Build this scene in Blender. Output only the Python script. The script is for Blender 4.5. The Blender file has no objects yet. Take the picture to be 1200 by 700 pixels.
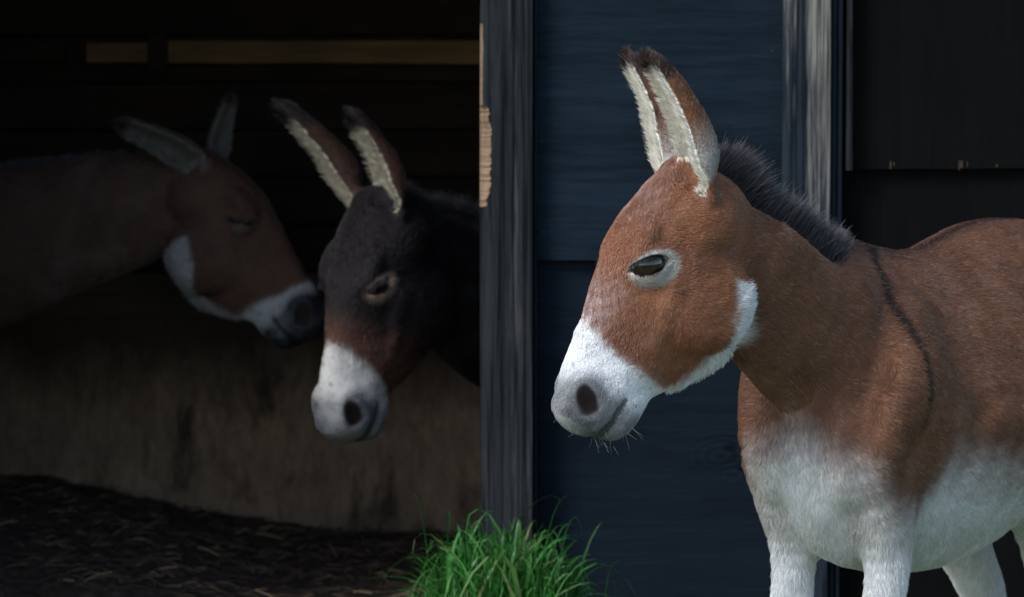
import bpy, bmesh, math, random
import numpy as np
from mathutils import Vector

# ------------------------------------------------------------------ camera, world, sun, exposure
FPX = 5333.0                      # focal length in pixels of the 1200 px wide photograph
CAM_Z, HORIZON = 1.74, -110.0
PITCH = math.atan((350.0 - HORIZON) / FPX)
scene = bpy.context.scene
cam_data = bpy.data.cameras.new('camera')
cam = bpy.data.objects.new('camera', cam_data)
scene.collection.objects.link(cam)
cam.location = (0, 0, CAM_Z)
cam.rotation_euler = (math.pi / 2 - PITCH, 0, 0)
cam_data.sensor_width = 36.0
cam_data.lens = 36.0 * FPX / 1200.0
cam_data.clip_start, cam_data.clip_end = 0.5, 2000.0
cam_data.dof.use_dof = True
cam_data.dof.focus_distance = 7.62
cam_data.dof.aperture_fstop = 7.0
scene.camera = cam

world = bpy.data.worlds.new('World')
scene.world = world
world.use_nodes = True
wn = world.node_tree
wn.nodes.clear()
sky = wn.nodes.new('ShaderNodeTexSky')
sky.sky_type = 'NISHITA'
sky.sun_disc = False
SUN_EL, SUN_AZ = math.radians(40), math.radians(228)      # azimuth clockwise from +Y: behind the camera, to the left
sky.sun_elevation = SUN_EL
sky.sun_rotation = SUN_AZ
bg = wn.nodes.new('ShaderNodeBackground')
bg.inputs['Strength'].default_value = 0.115
wo = wn.nodes.new('ShaderNodeOutputWorld')
wn.links.new(sky.outputs[0], bg.inputs[0])
wn.links.new(bg.outputs[0], wo.inputs[0])
sun_data = bpy.data.lights.new('sun', 'SUN')
sun_data.energy = 1.5
sun_data.angle = math.radians(22)
sun_data.color = (1.0, 0.985, 0.96)
sun = bpy.data.objects.new('sun', sun_data)
scene.collection.objects.link(sun)
sd = Vector((math.sin(SUN_AZ) * math.cos(SUN_EL), math.cos(SUN_AZ) * math.cos(SUN_EL), math.sin(SUN_EL)))
sun.rotation_euler = sd.to_track_quat('Z', 'Y').to_euler()
scene.view_settings.view_transform = 'Standard'
scene.view_settings.look = 'None'
scene.view_settings.exposure = 0.68
scene.view_settings.gamma = 1.0
scene.cycles.use_denoising = True
scene.cycles.max_bounces = 6
scene.cycles_curves.shape = 'RIBBONS'

FUR = 1.0            # density factor of the coats
FINE = 1.0           # voxel size factor of the bodies

rng = np.random.default_rng(7)
random.seed(7)


def W(px, py, d):
    """point at distance d (world Y) that the photograph shows at pixel px, py"""
    a = math.atan2(350.0 - py, FPX) - PITCH
    z = CAM_Z + d * math.tan(a)
    depth = d * math.cos(PITCH) - (z - CAM_Z) * math.sin(PITCH)
    return np.array([(px - 600.0) / FPX * depth, d, z])


# ------------------------------------------------------------------ object helpers
def tag(o, label=None, cat=None, group=None, kind=None):
    if label: o['label'] = label
    if cat: o['category'] = cat
    if group: o['group'] = group
    if kind: o['kind'] = kind
    return o


def link(o, parent=None):
    scene.collection.objects.link(o)
    if parent is not None:
        o.parent = parent
    return o


def empty(name, loc=(0, 0, 0), rz=0.0):
    o = bpy.data.objects.new(name, None)
    o.location = loc
    o.rotation_euler = (0, 0, rz)
    o.empty_display_size = 0.1
    return link(o)


def mesh_obj(name, verts, faces, mats, parent=None, smooth=False, origin=(0, 0, 0)):
    me = bpy.data.meshes.new(name)
    v = np.asarray(verts, dtype=np.float32).reshape(-1, 3)
    if parent is not None:                       # things carry only a location, never a rotation
        v = v - np.array(parent_world(parent), dtype=np.float32)
    v = v - np.asarray(origin, dtype=np.float32)
    if isinstance(faces, np.ndarray):
        k = faces.shape[1]
        me.vertices.add(len(v)); me.vertices.foreach_set('co', v.ravel())
        me.loops.add(faces.size); me.loops.foreach_set('vertex_index', faces.ravel().astype(np.int32))
        me.polygons.add(len(faces))
        me.polygons.foreach_set('loop_start', np.arange(0, faces.size, k, dtype=np.int32))
        me.update(calc_edges=True)
    else:
        me.from_pydata(v.tolist(), [], faces)
    if not isinstance(mats, (list, tuple)): mats = [mats]
    for m in mats: me.materials.append(m)
    if smooth:
        me.polygons.foreach_set('use_smooth', np.ones(len(me.polygons), dtype=bool))
    me.validate()
    o = bpy.data.objects.new(name, me)
    o.location = origin
    return link(o, parent)


def parent_world(p):
    loc = Vector((0, 0, 0))
    while p is not None:
        loc += p.location
        p = p.parent
    return loc


def smooth_noise(p, seed=0, octaves=3):
    """cheap smooth pseudo noise in about -1..1 at points p (n,3)"""
    r = np.random.default_rng(seed)
    out = np.zeros(len(p)); amp, tot, fr = 1.0, 0.0, 1.0
    for _ in range(octaves):
        s = 0
        for _ in range(4):
            d = r.normal(size=3); d /= np.linalg.norm(d)
            w = r.uniform(0.7, 1.4) * fr
            s = s + np.sin(p @ (d * w) * 6.283 + r.uniform(0, 6.28) + 1.3 * np.sin(p @ (r.normal(size=3) * w * 2.2)))
        out += amp * s / 2.6; tot += amp
        amp *= 0.5; fr *= 2.1
    return out / tot


# ------------------------------------------------------------------ materials
def new_mat(name):
    m = bpy.data.materials.new(name)
    m.use_nodes = True
    nt = m.node_tree
    b = nt.nodes['Principled BSDF']
    return m, nt, b


def N(nt, kind, **kw):
    n = nt.nodes.new(kind)
    for k, v in kw.items():
        if k.startswith('i_'):
            n.inputs[k[2:].replace('_', ' ')].default_value = v
        else:
            setattr(n, k, v)
    return n


def ramp(nt, src, stops):
    r = nt.nodes.new('ShaderNodeValToRGB')
    el = r.color_ramp.elements
    while len(el) > 1: el.remove(el[-1])
    for i, (p, c) in enumerate(stops):
        e = el[0] if i == 0 else el.new(p)
        e.position = p
        e.color = (*c, 1) if len(c) == 3 else c
    nt.links.new(src, r.inputs[0])
    return r


def mix(nt, fac, a, b, mode='MIX'):
    m = nt.nodes.new('ShaderNodeMix'); m.data_type = 'RGBA'; m.blend_type = mode
    for key, val in ((0, fac), (6, a), (7, b)):
        if hasattr(val, 'is_output'): nt.links.new(val, m.inputs[key])
        elif key == 0: m.inputs[0].default_value = val
        else: m.inputs[key].default_value = (*val, 1)
    return m.outputs[2]


def wood(name, dark, light, axis='Z', scale=1.0, worn=None, worn_amt=0.0, rough=0.75, bump=0.4, spots=False, seed=0.0, ring=0.0, knots=(), cracks=0.0, top_shade_grime=None):
    """stained wood: long grain along an axis, fibres, worn patches, little pale flecks"""
    m, nt, b = new_mat(name)
    tc = N(nt, 'ShaderNodeTexCoord')
    mp = N(nt, 'ShaderNodeMapping')
    s = {'Z': (26, 26, 1.3), 'X': (1.3, 26, 26), 'Y': (26, 1.3, 26), 'M': (9, 9, 3.4)}[axis]
    mp.inputs['Scale'].default_value = [c * scale for c in s]
    mp.inputs['Location'].default_value = (seed, seed * 1.7, seed * 0.3)
    nt.links.new(tc.outputs['Object'], mp.inputs[0])
    warp = N(nt, 'ShaderNodeTexNoise', i_Scale=3.0, i_Detail=2.0)
    nt.links.new(tc.outputs['Object'], warp.inputs[0])
    vadd = N(nt, 'ShaderNodeMixRGB', blend_type='ADD'); vadd.inputs[0].default_value = 1.0 + ring
    nt.links.new(mp.outputs[0], vadd.inputs[1]); nt.links.new(warp.outputs['Color'], vadd.inputs[2])
    g1 = N(nt, 'ShaderNodeTexNoise', i_Scale=1.0, i_Detail=6.0, i_Roughness=0.65, i_Distortion=0.6)
    nt.links.new(vadd.outputs[0], g1.inputs[0])
    g2 = N(nt, 'ShaderNodeTexNoise', i_Scale=7.0, i_Detail=6.0, i_Roughness=0.7)
    nt.links.new(mp.outputs[0], g2.inputs[0])
    base = mix(nt, 0.45, g1.outputs[0], g2.outputs[0])
    dark_k = None
    for kx, kz, kr in knots:
        sb = N(nt, 'ShaderNodeVectorMath', operation='SUBTRACT'); sb.inputs[1].default_value = (kx, 0, kz)
        nt.links.new(tc.outputs['Object'], sb.inputs[0])
        ml = N(nt, 'ShaderNodeVectorMath', operation='MULTIPLY'); ml.inputs[1].default_value = (.62, 0, 1)
        nt.links.new(sb.outputs[0], ml.inputs[0])
        wv = N(nt, 'ShaderNodeVectorMath', operation='MULTIPLY_ADD'); wv.inputs[1].default_value = (.03, .03, .03)
        nt.links.new(warp.outputs['Color'], wv.inputs[0]); nt.links.new(ml.outputs[0], wv.inputs[2])
        ln = N(nt, 'ShaderNodeVectorMath', operation='LENGTH'); nt.links.new(ml.outputs[0], ln.inputs[0])
        lw = N(nt, 'ShaderNodeVectorMath', operation='LENGTH'); nt.links.new(wv.outputs[0], lw.inputs[0])
        rings = N(nt, 'ShaderNodeMath', operation='SINE'); fq = N(nt, 'ShaderNodeMath', operation='MULTIPLY'); fq.inputs[1].default_value = 520.0
        nt.links.new(lw.outputs['Value'], fq.inputs[0]); nt.links.new(fq.outputs[0], rings.inputs[0])
        fall = N(nt, 'ShaderNodeMapRange'); fall.inputs['From Min'].default_value = kr * 7; fall.inputs['From Max'].default_value = kr
        fall.inputs['To Min'].default_value = 0; fall.inputs['To Max'].default_value = .09
        nt.links.new(ln.outputs['Value'], fall.inputs['Value'])
        mad = N(nt, 'ShaderNodeMath', operation='MULTIPLY_ADD')
        nt.links.new(rings.outputs[0], mad.inputs[0]); nt.links.new(fall.outputs[0], mad.inputs[1]); nt.links.new(base, mad.inputs[2])
        core = N(nt, 'ShaderNodeMapRange'); core.inputs['From Min'].default_value = kr; core.inputs['From Max'].default_value = kr * .5
        core.inputs['To Max'].default_value = .3
        nt.links.new(ln.outputs['Value'], core.inputs['Value'])
        sbt = N(nt, 'ShaderNodeMath', operation='SUBTRACT'); nt.links.new(mad.outputs[0], sbt.inputs[0]); nt.links.new(core.outputs[0], sbt.inputs[1])
        base = sbt.outputs[0]
    cr = ramp(nt, base, [(0.30, dark), (0.68, light)])
    col = cr.outputs[0]
    big = N(nt, 'ShaderNodeTexNoise', i_Scale=4.0, i_Detail=3.0)
    nt.links.new(tc.outputs['Object'], big.inputs[0])
    var = ramp(nt, big.outputs[0], [(0.3, (0.72, 0.74, 0.78)), (0.7, (1.15, 1.1, 1.05))])
    col = mix(nt, 1.0, col, var.outputs[0], 'MULTIPLY')
    if worn is not None:
        wn_ = N(nt, 'ShaderNodeTexNoise', i_Scale=.8, i_Detail=6.0, i_Roughness=0.7)
        mp2 = N(nt, 'ShaderNodeMapping'); mp2.inputs['Scale'].default_value = [c * 1.1 if c > 2 else c * .9 for c in s]
        nt.links.new(tc.outputs['Object'], mp2.inputs[0]); nt.links.new(mp2.outputs[0], wn_.inputs[0])
        wr = ramp(nt, wn_.outputs[0], [(0.62 - worn_amt * 0.3, (0, 0, 0)), (0.74 - worn_amt * 0.25, (1, 1, 1))])
        col = mix(nt, wr.outputs[0], col, worn)
    if spots:
        vo = N(nt, 'ShaderNodeTexVoronoi', i_Scale=14.0)
        nt.links.new(tc.outputs['Object'], vo.inputs[0])
        sp = ramp(nt, vo.outputs['Distance'], [(0.035, (1, 1, 1)), (0.07, (0, 0, 0))])
        col = mix(nt, sp.outputs[0], col, [min(1, c * 3.0 + 0.02) for c in light])
    if cracks:
        mp3 = N(nt, 'ShaderNodeMapping'); mp3.inputs['Scale'].default_value = [c * 2.2 if c > 2 else c * .7 for c in s]
        nt.links.new(tc.outputs['Object'], mp3.inputs[0])
        ck = N(nt, 'ShaderNodeTexNoise', i_Scale=1.0, i_Detail=3.0, i_Distortion=.4)
        nt.links.new(mp3.outputs[0], ck.inputs[0])
        ckr = ramp(nt, ck.outputs[0], [(.455, (1, 1, 1)), (.49, (1 - cracks,) * 3), (.51, (1 - cracks,) * 3), (.545, (1, 1, 1))])
        col = mix(nt, 1.0, col, ckr.outputs[0], 'MULTIPLY')
    if top_shade_grime:  # fades dark toward the top: light falloff and grime painted into the colour
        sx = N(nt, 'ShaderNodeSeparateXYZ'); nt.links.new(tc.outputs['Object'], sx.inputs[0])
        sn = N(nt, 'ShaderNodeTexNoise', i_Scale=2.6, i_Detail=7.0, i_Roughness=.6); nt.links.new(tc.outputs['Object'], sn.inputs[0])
        ma = N(nt, 'ShaderNodeMath', operation='MULTIPLY_ADD'); ma.inputs[1].default_value = top_shade_grime[1]
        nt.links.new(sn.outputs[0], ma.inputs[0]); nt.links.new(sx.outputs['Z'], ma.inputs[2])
        sr = N(nt, 'ShaderNodeMapRange'); sr.inputs['From Min'].default_value = top_shade_grime[0]; sr.inputs['From Max'].default_value = top_shade_grime[0] + .22
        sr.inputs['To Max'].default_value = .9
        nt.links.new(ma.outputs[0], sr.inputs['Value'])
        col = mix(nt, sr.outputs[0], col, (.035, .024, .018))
    nt.links.new(col, b.inputs['Base Color'])
    b.inputs['Roughness'].default_value = rough
    b.inputs['Specular IOR Level'].default_value = 0.3 if max(light) > .10 else .10
    bp = N(nt, 'ShaderNodeBump', i_Strength=bump, i_Distance=0.004)
    nt.links.new(base, bp.inputs['Height'])
    nt.links.new(bp.outputs[0], b.inputs['Normal'])
    return m


M_panel = wood('blue_black_stained_plywood', (0.0030, 0.0060, 0.0100), (0.0130, 0.0285, 0.0480), 'X', 1.3, rough=0.75, bump=0.4, ring=1.5)
M_panel_low = wood('blue_black_stained_plywood_lower', (0.0026, 0.0048, 0.0085), (0.0095, 0.0195, 0.0350), 'X', 1.1, rough=0.75, bump=0.5, seed=3.1, ring=4.0, knots=((.155, .12, .010), (.18, .075, .006), (-.10, .33, .008)))
M_post = wood('weathered_blue_grey_post', (0.005, 0.0075, 0.011), (0.040, 0.046, 0.053), 'Z', 1.6, worn=(0.085, 0.082, 0.08), worn_amt=0.12, bump=0.45, cracks=.7)
M_doorpost = wood('worn_door_post', (0.016, 0.026, 0.042), (0.032, 0.042, 0.055), 'Z', 1.0, worn=(0.28, 0.265, 0.24), worn_amt=0.45, bump=0.4, seed=1.3, cracks=.6)
M_trim = wood('blue_black_trim', (0.005, 0.009, 0.015), (0.020, 0.032, 0.048), 'Z', 1.2, bump=0.6, seed=2.3)
M_black = wood('black_tarred_board', (0.0012, 0.0014, 0.0016), (0.0040, 0.0046, 0.0050), 'Z', 0.7, worn=(0.018, 0.024, 0.026), worn_amt=-0.16, rough=0.8, bump=0.6, seed=5.0)
M_raw = wood('bare_split_wood', (0.09, 0.06, 0.04), (0.42, 0.29, 0.19), 'Z', 2.0, bump=1.0, spots=False, rough=0.9)
M_raw_dull = wood('dulled_bare_wood', (0.03, 0.022, 0.016), (0.10, 0.075, 0.05), 'Z', 2.0, bump=1.0, spots=False, rough=0.9)
M_batten = wood('raw_pine_batten', (0.07, 0.038, 0.014), (0.27, 0.15, 0.052), 'X', 0.8, worn=(0.03, 0.018, 0.01), worn_amt=0.05, spots=False, seed=8.0)
M_plank_mid = wood('mid_fade_inner_plank', (0.03, 0.022, 0.016), (0.11, 0.082, 0.06), 'X', 0.5, rough=0.9, seed=4.0, spots=False, ring=2.0)  # lighter plank copy, continues the painted light and grime fade above the kick board
M_plank = wood('dark_inner_plank', (0.014, 0.010, 0.008), (0.040, 0.028, 0.020), 'X', 0.8, rough=0.9, seed=4.0, spots=False)
M_kick = wood('muddy_plywood_kickboard', (0.15, 0.100, 0.068), (0.52, 0.38, 0.27), 'M', 0.8, worn=(0.085, 0.062, 0.046), worn_amt=0.25, rough=0.95, bump=0.5, spots=False, seed=6.0, ring=5.0, cracks=.15, top_shade_grime=(.24, .30))
M_roof = wood('dark_roof_board', (0.012, 0.010, 0.009), (0.035, 0.028, 0.024), 'Y', 1.0, rough=0.9, spots=False)


def vcol_mat(name, rough=0.7, spec=0.25, bump=0.0, attr='Col', sheen=0.0):
    m, nt, b = new_mat(name)
    a = N(nt, 'ShaderNodeAttribute', attribute_name=attr)
    nt.links.new(a.outputs['Color'], b.inputs['Base Color'])
    b.inputs['Roughness'].default_value = rough
    b.inputs['Specular IOR Level'].default_value = spec
    b.inputs['Sheen Weight'].default_value = sheen
    if bump:
        tc = N(nt, 'ShaderNodeTexCoord')
        n = N(nt, 'ShaderNodeTexNoise', i_Scale=170.0, i_Detail=4.0, i_Roughness=0.6)
        nt.links.new(tc.outputs['Object'], n.inputs[0])
        bp = N(nt, 'ShaderNodeBump', i_Strength=bump, i_Distance=0.002)
        nt.links.new(n.outputs[0], bp.inputs['Height']); nt.links.new(bp.outputs[0], b.inputs['Normal'])
    return m


M_skin = vcol_mat('donkey_hide', 0.75, 0.2, 0.5)
M_hair = vcol_mat('donkey_hair', 0.42, 0.45)
M_darkhair = vcol_mat('dark_donkey_hair', 0.42, 0.5)
M_eye, nt_, b_ = new_mat('dark_brown_eye')
nt_.links.new(N(nt_, 'ShaderNodeAttribute', attribute_name='Col').outputs['Color'], b_.inputs['Base Color'])
b_.inputs['Roughness'].default_value = 0.06
b_.inputs['Coat Weight'].default_value = 1.0
b_.inputs['Coat Roughness'].default_value = 0.02

# ------------------------------------------------------------------ implicit bodies
BIG = 9.0


def smin(a, b, k):
    h = np.clip(0.5 + 0.5 * (b - a) / k, 0, 1)
    return b + (a - b) * h - k * h * (1 - h)


def smax(a, b, k):
    return -smin(-a, -b, k)


def spline(pts, n):
    """Catmull-Rom resampling of rows of pts"""
    p = np.asarray(pts, float)
    if len(p) == 2:
        t = np.linspace(0, 1, n)[:, None]
        return p[0] * (1 - t) + p[1] * t
    e = np.vstack([2 * p[0] - p[1], p, 2 * p[-1] - p[-2]])
    out = []
    for s in np.linspace(0, len(p) - 1, n):
        i = min(int(s), len(p) - 2); t = s - i
        a, b, c, d = e[i], e[i + 1], e[i + 2], e[i + 3]
        out.append(0.5 * (2 * b + (c - a) * t + (2 * a - 5 * b + 4 * c - d) * t * t + (3 * b - a - 3 * c + d) * t ** 3))
    return np.array(out)


class Sweep:
    """elliptic tube along a curve; rows: x y z, depth radius, width radius; up vectors per row"""
    def __init__(self, rows, ups, n=14, k=0.03, margin=0.10):
        rows = np.asarray(rows, float)
        ups = np.asarray(ups, float)
        if ups.ndim == 1: ups = np.tile(ups, (len(rows), 1))
        s = spline(np.hstack([rows, ups]), n)
        self.c, self.a, self.b = s[:, :3], np.maximum(s[:, 3], .002), np.maximum(s[:, 4], .002)
        tg = np.gradient(self.c, axis=0); tg /= np.linalg.norm(tg, axis=1)[:, None]
        up = s[:, 5:8]; up = up - (up * tg).sum(1)[:, None] * tg; up /= np.linalg.norm(up, axis=1)[:, None]
        self.up, self.tg = up, tg
        self.k = k
        r = max(self.a.max(), self.b.max()) + margin
        self.lo, self.hi = self.c.min(0) - r, self.c.max(0) + r

    def param(self, P):
        o = self.c.mean(0)
        A = self.c[:-1] - o; Dv = self.c[1:] - self.c[:-1]
        L2 = np.maximum((Dv * Dv).sum(1), 1e-12); ad = (A * Dv).sum(1); aa = (A * A).sum(1)
        T = np.empty(len(P))
        for k in range(0, len(P), 60000):
            Q = P[k:k + 60000] - o
            qd = Q @ Dv.T - ad
            t = np.clip(qd / L2, 0, 1)
            dd = aa - 2 * (Q @ A.T) + t * (t * L2 - 2 * qd)
            j = dd.argmin(1)
            T[k:k + 60000] = j + t[np.arange(len(Q)), j]
        return T, None

    def __call__(self, P, shrink=0.0, off=None):
        out = np.full(len(P), BIG)
        m = np.all((P > self.lo) & (P < self.hi), axis=1)
        if not m.any(): return out
        Q = P[m]
        T, _ = self.param(Q)
        i = np.minimum(T.astype(int), len(self.c) - 2); t = (T - i)[:, None]
        L = lambda A: A[i] * (1 - t) + A[i + 1] * t
        c, up, tg = L(self.c), L(self.up), L(self.tg)
        a = (self.a[i] * (1 - t[:, 0]) + self.a[i + 1] * t[:, 0]); b = (self.b[i] * (1 - t[:, 0]) + self.b[i + 1] * t[:, 0])
        q = Q - c
        qu = (q * up).sum(1); qt = (q * tg).sum(1)
        side = np.cross(tg, up); qs = (q * side).sum(1)
        r = np.sqrt((qu / a) ** 2 + (qs / b) ** 2 + (qt / np.minimum(a, b)) ** 2)
        out[m] = (r - 1) * np.minimum(a, b)
        return out


class Ellip:
    def __init__(self, c, r, axes=None, k=0.02, margin=0.09):
        self.c = np.asarray(c, float); self.r = np.asarray(r, float)
        self.A = np.eye(3) if axes is None else np.asarray(axes, float)
        self.k = k
        R = self.r.max() + margin
        self.lo, self.hi = self.c - R, self.c + R

    def __call__(self, P):
        out = np.full(len(P), BIG)
        m = np.all((P > self.lo) & (P < self.hi), axis=1)
        q = (P[m] - self.c) @ self.A.T
        k0 = np.linalg.norm(q / self.r, axis=1)
        k1 = np.linalg.norm(q / self.r ** 2, axis=1)
        out[m] = np.where(k1 > 1e-9, k0 * (k0 - 1) / np.maximum(k1, 1e-9), -self.r.min())
        return out


class Loft:
    """body along local x; table rows: x, top z, bottom z, half widths at t=.6, 0, -.6"""
    def __init__(self, tab, O, A, n=2.3, k=0.03, margin=0.12):
        tab = np.asarray(tab, float)
        x = np.linspace(tab[0, 0], tab[-1, 0], 200)
        # monotone-ish smooth interpolation
        self.x = x
        sp = spline(tab, 400)
        self.cols = [np.interp(x, sp[:, 0], sp[:, j]) for j in range(1, 6)]
        self.O, self.A, self.n, self.k = np.asarray(O, float), np.asarray(A, float), n, k
        self.x0, self.x1, self.mg = tab[0, 0], tab[-1, 0], margin

    def __call__(self, P):
        out = np.full(len(P), BIG)
        q = (P - self.O) @ self.A.T
        m = (q[:, 0] > self.x0 - self.mg) & (q[:, 0] < self.x1 + self.mg) & (np.abs(q[:, 1]) < .42) & (np.abs(q[:, 2]) < 1.6)
        q = q[m]
        xs = q[:, 0]
        top, bot, wu, wm, wl = [np.interp(xs, self.x, c) for c in self.cols]
        h = np.maximum((top - bot) / 2, .004); c = (top + bot) / 2
        t = (q[:, 2] - c) / h
        tt = np.clip(t, -1, 1)
        w = wm + np.where(tt > 0, (wu - wm) * (tt / .6), (wl - wm) * (-tt / .6)) * np.abs(tt) ** .5
        w = np.maximum(w, .004)
        over = np.maximum(np.maximum(self.x0 - xs, xs - self.x1), 0)
        r = (np.abs(q[:, 1] / w) ** self.n + np.abs(t) ** self.n) ** (1 / self.n)
        d = (r - 1) * np.minimum(h, w)
        out[m] = np.where(over > 0, np.sqrt(np.maximum(d, 0) ** 2 + over ** 2), d)
        return out


def polygonise(f, lo, hi, h):
    lo = np.asarray(lo, float)
    lv = 16
    n = np.ceil((np.asarray(hi) - lo) / (h * lv)).astype(int)
    g = np.stack(np.meshgrid(*[np.arange(k) for k in n], indexing='ij'), -1).reshape(-1, 3) * lv
    while True:
        c = lo + (g + lv / 2) * h
        d = f(c)
        g = g[np.abs(d) < lv * h * (1.6 if lv > 4 else 2.1)]
        if lv == 2: break
        lv //= 2
        off = np.stack(np.meshgrid([0, lv], [0, lv], [0, lv], indexing='ij'), -1).reshape(-1, 3)
        g = (g[:, None] + off[None]).reshape(-1, 3)
    off = np.stack(np.meshgrid([0, 1], [0, 1], [0, 1], indexing='ij'), -1).reshape(-1, 3)
    cells = (g[:, None] + off[None]).reshape(-1, 3)
    S = 1 << 20
    key = lambda a: (a[..., 0].astype(np.int64) * S + a[..., 1]) * S + a[..., 2]
    corners = (cells[:, None] + off[None]).reshape(-1, 3)
    ck = np.unique(key(corners))
    cc = np.stack([ck // (S * S), (ck // S) % S, ck % S], -1)
    val = f(lo + cc * h)
    look = lambda kk: np.searchsorted(ck, kk)
    vi = look(key(cells[:, None] + off[None]))
    v8 = val[vi]
    act = (v8.min(1) < 0) & (v8.max(1) >= 0)
    cells, v8 = cells[act], v8[act]
    acc = np.zeros((len(cells), 3)); cnt = np.zeros(len(cells))
    for i in range(8):
        for j in range(i + 1, 8):
            if np.abs(off[i] - off[j]).sum() != 1: continue
            a, b = v8[:, i], v8[:, j]
            m = (a < 0) != (b < 0)
            t = np.where(m, a / np.where(m, a - b, 1), 0)[:, None]
            acc += np.where(m[:, None], off[i] * (1 - t) + off[j] * t, 0); cnt += m
    V = lo + (cells + acc / cnt[:, None]) * h
    kcell = key(cells); order = np.argsort(kcell); ks = kcell[order]
    faces = []
    E = np.eye(3, dtype=int)
    for ax in range(3):
        nb = key(cc + E[ax]); j = np.minimum(np.searchsorted(ck, nb), len(ck) - 1)
        ok = ck[j] == nb
        a, b = val, val[j]
        m = ok & ((a < 0) != (b < 0))
        base = cc[m]; flip = (a < 0)[m]
        e1, e2 = E[(ax + 1) % 3], E[(ax + 2) % 3]
        quad = []
        good = np.ones(len(base), bool)
        for o_ in (-e1 - e2, -e2, 0 * e1, -e1):
            kk = key(base + o_); jj = np.minimum(np.searchsorted(ks, kk), len(ks) - 1)
            good &= ks[jj] == kk
            quad.append(order[jj])
        q = np.stack(quad, 1)
        q[~flip] = q[~flip][:, ::-1]
        faces.append(q[good])
    F = np.vstack(faces)

    def grad(P, e=h * .6):
        tet = np.array([[1, -1, -1], [-1, -1, 1], [-1, 1, -1], [1, 1, 1]], float)
        G = np.zeros_like(P)
        for t_ in tet: G += t_[None] * f(P + t_ * e)[:, None]
        return G / (4 * e)
    for it in range(2):
        G = grad(V); g2 = np.maximum((G * G).sum(1), .05)
        d = f(V)
        stp = (d / g2)[:, None] * G
        L = np.linalg.norm(stp, axis=1)[:, None]
        V = V - stp * np.minimum(1, .8 * h / np.maximum(L, 1e-9))
    Nn = G / np.maximum(np.linalg.norm(G, axis=1)[:, None], 1e-9)
    return V, F, Nn


def sm(x, a, b):
    t = np.clip((x - a) / (b - a), 0, 1)
    return t * t * (3 - 2 * t)


def norm(v):
    v = np.asarray(v, float)
    return v / np.linalg.norm(v)


HEAD_TAB = [  # u, dorsal, ventral, half width high / mid / low
    (-.024, .000, -.050, .010, .010, .010),
    (-.014, .022, -.074, .036, .038, .032),
    (.014, .054, -.098, .058, .064, .050),
    (.060, .083, -.112, .074, .078, .056),
    (.115, .098, -.130, .080, .080, .054),
    (.170, .098, -.174, .078, .072, .046),
    (.230, .086, -.190, .062, .060, .040),
    (.300, .072, -.152, .046, .052, .036),
    (.360, .063, -.106, .044, .051, .040),
    (.402, .054, -.094, .046, .055, .040),
    (.435, .038, -.086, .043, .052, .036),
    (.460, .010, -.068, .034, .041, .028),
    (.473, -.010, -.044, .014, .016, .012),
]
EYE_C = np.array([.174, .0540, .038])
EYE_OUT = norm([.26, .90, .34])
EYE_L = norm([-.72, 0.16, -.67])


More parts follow.
